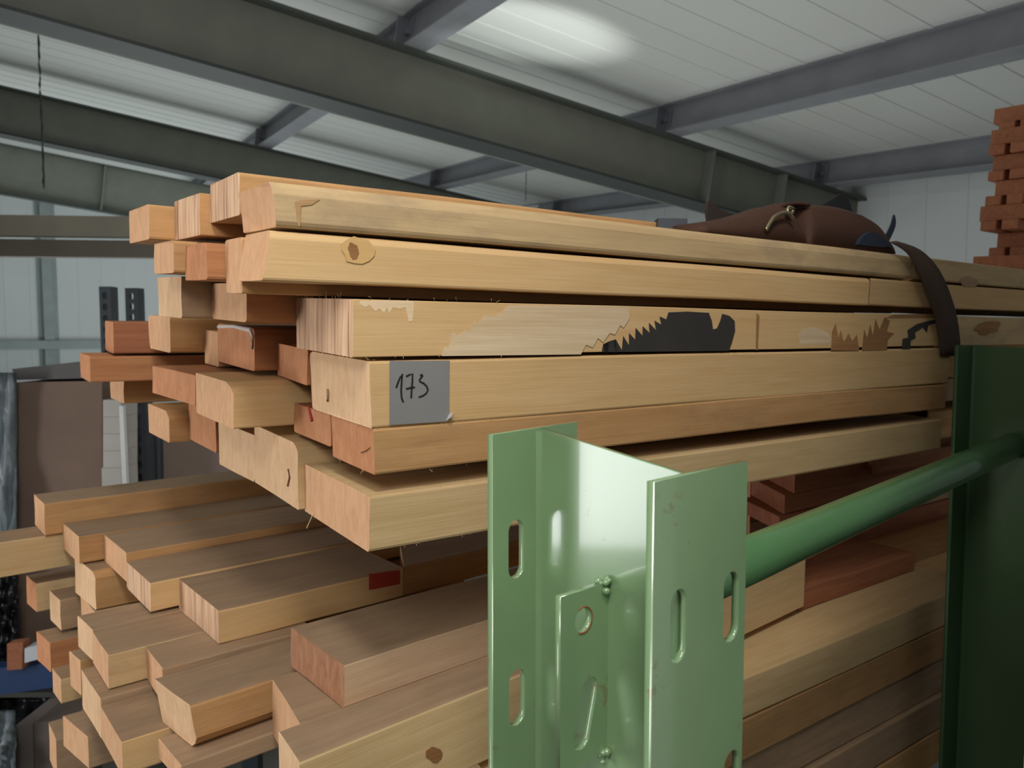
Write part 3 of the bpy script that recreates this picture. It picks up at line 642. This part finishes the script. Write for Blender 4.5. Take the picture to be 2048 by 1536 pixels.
# walls and floor
XW = (O6 + e1 * (xB + .55)).x
bm = bmesh.new(); box(bm, (XW, -6, 0), (XW + .1, 20, 5.4))
for k in range(72): box(bm, (XW - .004, -6 + k * .35, 0), (XW - .0002, -5.985 + k * .35, 5.4))
tag(obj('wall_right', bm, wall_m), None, None, None, 'structure')
YW = 17.0
bm = bmesh.new(); box(bm, (-9, YW, 0), (XW - .01, YW + .1, 6.0))
for k in range(44): box(bm, (-9 + k * .4, YW - .006, 0), (-8.975 + k * .4, YW - .0002, 6.0))
tag(obj('wall_back', bm, wall_m), None, None, None, 'structure')
bm = bmesh.new(); box(bm, (-9, -6, -.1), (XW + .1, YW + .1, 0)); tag(obj('floor', bm, floor_m), None, None, None, 'structure')
wall_steel = paint('wall_frame_steel', (150, 162, 160), .5)
def onYw(u, v, Y): d = ray(u, v); return CAM + d * (Y / d.y)
p = onYw(86, 600, YW - .12); bm = bmesh.new(); box(bm, (0, 0, 0), (.17, .1, 5.0)); box(bm, (-.08, .101, 0), (.25, .112, 5.0)); o = obj('wall_column', bm, wall_steel); o.location = (p.x, p.y, 0)
tag(o, 'pale steel column on the back wall at the left', 'column')
p = onYw(0, 690, YW - .12); bm = bmesh.new(); box(bm, (0, 0, 0), (11, .05, .15)); box(bm, (0, .0, .151), (11, .06, .16)); o = obj('wall_girt', bm, wall_steel); o.location = (-5, YW - .2, p.z - .08)
tag(o, 'horizontal steel girt across the back wall at the left', 'rail')

# unseen blocker added right of the camera to shade the right part of the rack
bm = bmesh.new(); box(bm, (.72, -1.6, 0), (.80, .255, 3.1)); tag(obj('shade_blocker', bm, wall_m), None, None, None, 'structure')
# hanging cords
cordm = paint('dark_cord', (70, 76, 74), .8)
for u, v0, v1, r_, dd, lab in ((76, -40, 372, .009, 5.4, 'knotted dark cord hanging from the roof at the upper left'), (1056, 286, 400, .006, 8.2, 'thin cord hanging below the nearest rafter above the timber bundle')):
    t0 = at(u - 4, v0, dd); L_ = t0.z - at(u, v1, dd).z; bm = bmesh.new(); rnd = random.Random(int(u))
    pts = [(rnd.uniform(-.004, .004), rnd.uniform(-.004, .004), -L_ * k / 30) for k in range(31)]
    tube(bm, pts, [r_ * (1.0 if k % 2 else .7) for k in range(31)], 6); o = obj('hanging_cord', bm, cordm); o.location = t0; tag(o, lab, 'cord')

# ------------------------------------------------------------------ background at the left
def solid(name, quad, d, depth, mat, label, cat, parent=None, down=None, name_parts=None, bev=.0, group=None):
    """box standing back from a front face given by four photo pixels at depth d"""
    P = [at(u, v, d) for u, v in quad]
    if down is not None: P[2].z = P[3].z = down
    c = (P[2] + P[3]) / 2; bm = bmesh.new(); k = fh * depth
    hexa(bm, [q - c for q in P] + [q + k - c for q in P])
    if bev: bmesh.ops.bevel(bm, geom=bm.edges[:], offset=bev, segments=2, affect='EDGES')
    o = obj(name, bm, mat, parent); o.location = c
    if label: tag(o, label, cat, group)
    return o
beige = paint('beige_beam_paint', (150, 146, 130), .6)
umber = paint('grey_brown_beam', (112, 104, 94), .6)
card = paint('brown_board_package', (126, 106, 94), .8, .2, var=(110, 92, 82))
o = empty('rack_beam', at(-60, 470, 4.2), 'beige horizontal rack beam far behind at the left, under the third rafter', 'rack beam')
bm = bmesh.new(); A, B_ = at(-330, 425, 4.2) - o.location, at(420, 435, 4.3) - o.location; d_ = B_ - A
obox(bm, A, d_, fh * .08, (0, 0, -.115)); obj('upper_face', bm, beige, o)
bm = bmesh.new(); A = at(-330, 474, 4.22) - o.location; obox(bm, A, d_, fh * .08, (0, 0, -.095)); obj('lower_face', bm, umber, o)
for uu in (-300, 396):
    q = at(uu, 470, 4.36); q.z = 0; bm = bmesh.new(); obox(bm, q - o.location, rt * .07, fh * .06, (0, 0, at(uu, 427, 4.3).z)); obj('post', bm, umber, o)
perf = paint('dark_perforated_steel', (62, 68, 74), .5); hole = paint('hole_shine', (168, 176, 178), .6)
def perforated(u0, u1, v0, d, label, n, zb=0.0):
    p0, p1 = at(u0, v0, d), at(u1, v0, d); ax = (p1 - p0); wd = ax.length; ax.normalize(); ax.z = 0; ax.normalize(); H = p0.z - zb
    o = empty('rack_post', (p0.x, p0.y, zb), label, 'rack post')
    hs = [slot_pts(wd * .45, H - .045 - k * .056, .024, .036) for k in range(n)]
    bm = plate_with_holes([(0, 0), (wd, 0), (wd, H), (0, H)], hs, .004)
    A_ = Matrix((ax, V((0, 0, 1)), ax.cross(V((0, 0, 1))))).transposed().to_4x4(); bmesh.ops.transform(bm, matrix=A_, verts=bm.verts[:])
    obj('front_plate', bm, perf, o)
    bm = bmesh.new(); obox(bm, fh * .004, ax * .004, fh * .06, (0, 0, H)); obox(bm, ax * (wd - .004) + fh * .004, ax * .004, fh * .06, (0, 0, H)); obj('side_plate', bm, perf, o)
    return o
zd = at(60, 1335, 3.0).z
perforated(198, 222, 573, 3.75, 'dark perforated rack post behind the timber bundle, nearer of two by the back wall', 22)
perforated(250, 277, 576, 4.15, 'farther perforated rack post behind the left end of the timber bundle', 16)
perforated(262, 291, 800, 3.15, 'black perforated rack post in the gap below the left end of the bundle', 18, zd + .001)
solid('board_package', [(32, 765), (204, 762), (204, 1300), (32, 1300)], 3.0, .4, card, 'large brown board package on a shelf behind the lower stack at the left', 'package', down=zd + .001)
solid('dark_sheet', [(24, 738), (170, 722), (203, 756), (30, 760)], 3.02, .35, paint('dark_crumpled_sheet', (86, 84, 82), .6), 'dark crumpled sheet lying on top of the brown board package', 'sheet')
solid('chipboard', [(326, 868), (470, 868), (470, 1010), (326, 1010)], 3.3, .25, paint('grey_brown_chipboard', (134, 118, 108), .7), 'grey-brown chipboard seen below the left end of the bundle', 'board', down=zd + .001)
greybox = paint('grey_box', (98, 104, 112), .5)
solid('grey_carton', [(293, 868), (320, 868), (320, 1040), (293, 1040)], 3.35, .15, greybox, 'blue-grey carton edge right of the black perforated post', 'box', down=zd + .001)
cream = paint('pale_block', (176, 172, 166), .7)
zz = 800; k = 0
names = ['topmost', 'second', 'third', 'fourth', 'lowest']
while k < 5:
    h = [34, 34, 34, 34, 60][k]; sx = 206 if k < 4 else 203
    solid('pale_block', [(sx, zz), (242, zz), (242, zz + h - .5), (sx, zz + h - .5)], 2.95, .13, cream, 'pale stacked block beside the brown board package, %s of five' % names[k], 'block', group='pale blocks', down=(zd + .001 if k == 4 else None))
    zz += h; k += 1
solid('white_strip', [(238, 812), (246, 812), (258, 960), (246, 960)], 2.9, .02, paint('white_board', (206, 208, 208), .6), 'white strip leaning beside the black perforated post', 'strip', down=zd + .001)
# plastic film at the left edge
def film(name, us, v0, v1, d, mat, label, seed, cat='plastic wrap', down=None):
    rnd = random.Random(seed); bm = bmesh.new(); nx, nz = 10, 26; g = []
    c = at((us[0] + us[1]) / 2, v1, d)
    for i in range(nx + 1):
        col_ = []
        for j in range(nz + 1):
            u = us[0] + (us[1] - us[0]) * i / nx; v = v0 + (v1 - v0) * j / nz
            col_.append(bm.verts.new(at(u + rnd.uniform(-2, 2), v, d + .03 * math.sin(i * 1.9 + j * .35) + rnd.uniform(-.012, .012)) - c))
        g.append(col_)
    for i in range(nx):
        for j in range(nz): bm.faces.new((g[i][j], g[i + 1][j], g[i + 1][j + 1], g[i][j + 1]))
    r = bmesh.ops.solidify(bm, geom=bm.faces[:], thickness=.004)
    o = obj(name, bm, mat, None, True); o.location = c; return tag(o, label, cat)
filmm = paint('grey_plastic_film', (186, 196, 200), .22, .6, var=(116, 130, 138), sc_=2)
blackm = paint('black_plastic', (34, 36, 40), .25, .6)
film('plastic_wrap', (-60, 33), 745, 1330, 2.92, filmm, 'crumpled grey plastic wrap at the left edge beside the brown board package', 1)
film('black_bag', (-40, 36), 1150, 1322, 2.87, blackm, 'black plastic bag at the left edge below the long cracked timber', 2, 'bag')
bluem = paint('blue_rack_paint', (36, 62, 104), .45)
o = solid('shelf_beam', [(-80, 1345), (130, 1322), (130, 1372), (-80, 1400)], 2.78, .06, bluem, 'blue rack beam at the lower left below the brown package', 'rack beam')
p0 = at(-120, 1340, 2.85); p1 = at(520, 1340, 2.85); p0.z = p1.z = zd - .03
bm = bmesh.new(); obox(bm, (0, 0, 0), p1 - p0, fh * .8, (0, 0, .03)); o = obj('shelf_deck', bm, paint('dark_shelf_deck', (52, 54, 58), .6)); o.location = p0
for k in (.02, .93):
    bm = bmesh.new(); q = (p1 - p0) * k; obox(bm, q + fh * .02 + V((0, 0, -p0.z)), rt * .06, fh * .06, (0, 0, p0.z - .001)); obj('leg', bm, perf, o)
tag(o, 'dark shelf deck under the brown board package', 'shelf')
solid('wood_block', [(14, 1288), (46, 1284), (44, 1338), (14, 1341)], 2.735, .04, MT['brick'], 'small orange-brown wood block on the blue rack beam', 'block')
solid('white_box', [(49, 1297), (78, 1290), (78, 1318), (49, 1326)], 2.735, .06, paint('white_shiny_box', (200, 204, 210), .3), 'small white shiny box right of the wood block at the lower left', 'box')
film('dark_bag', (-60, 140), 1395, 1650, 3.05, blackm, 'dark plastic heap under the blue rack beam', 4, 'bag')
solid('grey_box', [(30, 1452), (66, 1448), (66, 1600), (30, 1600)], 2.6, .2, paint('taupe_carton', (122, 112, 106), .7), 'taupe carton at the bottom left corner of the photo', 'box', down=0.0)
solid('brown_box', [(68, 1446), (140, 1440), (140, 1600), (68, 1600)], 2.6, .2, paint('brown_carton', (104, 92, 84), .7), 'brown carton right of the taupe one at the bottom left', 'box', down=0.0)
film('plastic_wrap', (-60, 32), 1420, 1620, 2.55, filmm, 'grey plastic wrap at the bottom left corner', 7)

# ------------------------------------------------------------------ red crib of short battens at the right
def ordn(k): return ['topmost', 'second', 'third', 'fourth', 'fifth', 'sixth', 'lowest'][k]
cribw = UP.world((0, 0, 0))
lay = 7; hc, hl = .046, .030; rnd = random.Random(12)
cy, cz = 1.02, 1.9015
for k in range(lay):
    z = cz + (lay - 1 - k) * (hc + hl + .001); cx = UP.onY(1955, 400, cy + .12).x + rnd.uniform(-.0, .05) + (.05 if k in (0, 5) else 0)
    for q in range(2):   # two runners lying along the bundle
        bm = bmesh.new(); box(bm, (0, 0, 0), (.42, .045, hl)); bmesh.ops.bevel(bm, geom=bm.edges[:], offset=.002, segments=1, affect='EDGES')
        o = obj('batten', bm, [MT['brick']]); o.location = UP.world((cx - .01, cy + q * .06, z)); o.rotation_euler = UP.R.to_euler()
        tag(o, '%s red-brown batten lying lengthwise in the %s layer of the red crib' % (['front', 'rear'][q], ordn(k)), 'batten', 'battens of the red crib')
    for q in range(5):
        bm = bmesh.new(); L_ = rnd.uniform(.11, .15); box(bm, (0, 0, 0), (rnd.uniform(.036, .05), L_, hc)); bmesh.ops.bevel(bm, geom=bm.edges[:], offset=.002, segments=1, affect='EDGES')
        o = obj('batten', bm, [MT['brick']]); o.location = UP.world((cx + q * .098 + .006 + rnd.uniform(-.008, .012), cy - .01 - rnd.uniform(0, .03), z + hl + .0005)); o.rotation_euler = UP.R.to_euler()
        tag(o, 'red-brown batten lying crosswise, %s from the left in the %s layer of the red crib' % (['first', 'second', 'third', 'fourth', 'fifth'][q], ordn(k)), 'batten', 'battens of the red crib')

# ------------------------------------------------------------------ strap and wraps on top of the bundle
brown = paint('brown_webbing', (82, 57, 46), .7, .2)
strapm = paint('dark_brown_strap', (88, 72, 62), .75, .2)
bluec = paint('blue_black_cloth', (58, 66, 80), .75, .2)
chrome = paint('brass_hook', (190, 176, 140), .25, .6, metallic=.9)
so = empty('cargo_strap', UP.world((1.3, .9, 1.91)), 'brown cargo strap with a metal hook, bunched on top of the upper bundle', 'strap')
SI = so.location.copy()
ztop = 1.9045
def arch(name, prof, y0, y1, mat, th=.004):
    """folded belt: profile of pixels seen at the belt's middle, across from y0 to y1"""
    bm = bmesh.new(); L, R = [], []
    for (u, v) in prof:
        p = UP.onY(u, v, (y0 + y1) / 2); z = max(p.z, ztop + .001)
        L.append(UP.world((p.x, y0, z)) - SI); R.append(UP.world((p.x, y1, z)) - SI)
    ribbon(bm, L, R, th, (0, 0, 1)); return obj(name, bm, mat, so, True)
def sm(pts, n=5):
    out = []
    for i in range(len(pts) - 1):
        p0, p1, p2, p3 = pts[max(i - 1, 0)], pts[i], pts[i + 1], pts[min(i + 2, len(pts) - 1)]
        for k in range(n):
            t = k / n
            out.append(tuple(.5 * ((2 * b_) + (-a + c) * t + (2 * a - 5 * b_ + 4 * c - d) * t * t + (-a + 3 * b_ - 3 * c + d) * t ** 3) for a, b_, c, d in zip(p0, p1, p2, p3)))
    return out + [pts[-1]]
def flap(name, pts, Y, mat, th=.006):
    bm = bmesh.new(); slab(bm, [UP.world(UP.onY(u, v, Y)) - SI for u, v in pts], UP.R @ V((0, 1, 0)), th); return obj(name, bm, mat, so)
def mound(name, prof, ya, yb, mat):
    """solid lump with its silhouette along the bundle, rounded front to back"""
    bm = bmesh.new(); rings = []; ny = 8
    for (u, v) in prof:
        p = UP.onY(u, v, (ya + yb) / 2); hgt = max(p.z - ztop, .004); rg = []
        for k in range(ny + 1):
            a_ = math.pi * k / ny; yy = (ya + yb) / 2 - (yb - ya) / 2 * math.cos(a_)
            rg.append(bm.verts.new(UP.world((p.x, yy, ztop + .001 + hgt * min(1, math.sin(a_) * 1.25))) - SI))
        rings.append(rg)
    for A_, B2 in zip(rings, rings[1:]):
        for k in range(ny): bm.faces.new((A_[k], A_[k + 1], B2[k + 1], B2[k]))
        bm.faces.new((A_[0], B2[0], B2[ny], A_[ny]))
    bm.faces.new(rings[0]); bm.faces.new(rings[-1][::-1])
    return obj(name, bm, mat, so, True)
mound('folded_wrap', sm([(1372, 450), (1400, 446), (1440, 440), (1480, 430), (1515, 418), (1545, 414), (1556, 426), (1566, 440), (1572, 455)], 4), .80, .885, brown)
mound('folded_wrap', sm([(1574, 470), (1580, 440), (1590, 418), (1610, 413), (1650, 417), (1690, 428), (1720, 446), (1738, 470), (1744, 490)], 4), .80, .90, brown)
arch('belt_edge', sm([(1520, 440), (1545, 418), (1575, 412), (1600, 415)]), .82, .86, brown, .006)
flap('loose_flap', sm([(1418, 445), (1415, 420), (1419, 400), (1436, 414), (1462, 427), (1488, 431), (1478, 445)], 3), .875, paint('dark_flap', (66, 58, 54), .8, .2))
flap('loose_flap', sm([(1630, 420), (1662, 400), (1682, 388), (1694, 392), (1702, 412), (1706, 435), (1690, 440)], 3), .91, paint('black_flap', (52, 52, 54), .8, .2))
flap('blue_cloth', sm([(1700, 425), (1722, 430), (1740, 442), (1754, 462), (1764, 486), (1742, 486), (1730, 462), (1712, 440)], 3), .90, paint('black_cloth', (58, 60, 64), .8, .2), .03)
flap('blue_cloth', sm([(1716, 489), (1726, 474), (1742, 464), (1760, 470), (1772, 482), (1786, 492), (1764, 494), (1740, 492)], 3), .795, bluec, .05)
flap('strap_tail', sm([(1764, 484), (1776, 464), (1784, 446), (1789, 429), (1792, 446), (1787, 464), (1776, 486)], 3), .84, bluec, .003)
bm = bmesh.new(); tube(bm, [UP.world(UP.onY(u, v, .795)) - SI for u, v in sm([(1532, 460), (1540, 446), (1550, 433), (1566, 426), (1578, 428), (1586, 438)])], .0035, 8)
tube(bm, [UP.world(UP.onY(u, v, .80)) - SI for u, v in sm([(1578, 414), (1586, 418), (1582, 428), (1574, 424), (1578, 414)])], .003, 8)
obj('metal_hook', bm, chrome, so, True)
# band running over the edge and down the front of the bundle
le = sm([(1778, 484), (1812, 505), (1836, 545), (1858, 600), (1872, 650), (1880, 712)], 4); ri = sm([(1790, 482), (1838, 500), (1876, 540), (1902, 600), (1914, 650), (1920, 712)], 4)
n_ = len(le); bm = bmesh.new(); Yb = [max(.781 - .018 * math.sin(math.pi * i / (n_ - 1)), .70) for i in range(n_)]
ribbon(bm, [UP.world(UP.onY(u, v, Yb[i])) - SI for i, (u, v) in enumerate(le)], [UP.world(UP.onY(u, v, Yb[i])) - SI for i, (u, v) in enumerate(ri)], .003, (0, -1, 0))
obj('strap_band', bm, strapm, so, True)
o = solid('dark_box', [(1316, 436), (1375, 437), (1375, 452), (1316, 450)], 1.217, .03, paint('dark_blue_lid', (58, 62, 72), .5), 'small flat dark object lying on top of the bundle left of the strap', 'box', down=1.909)
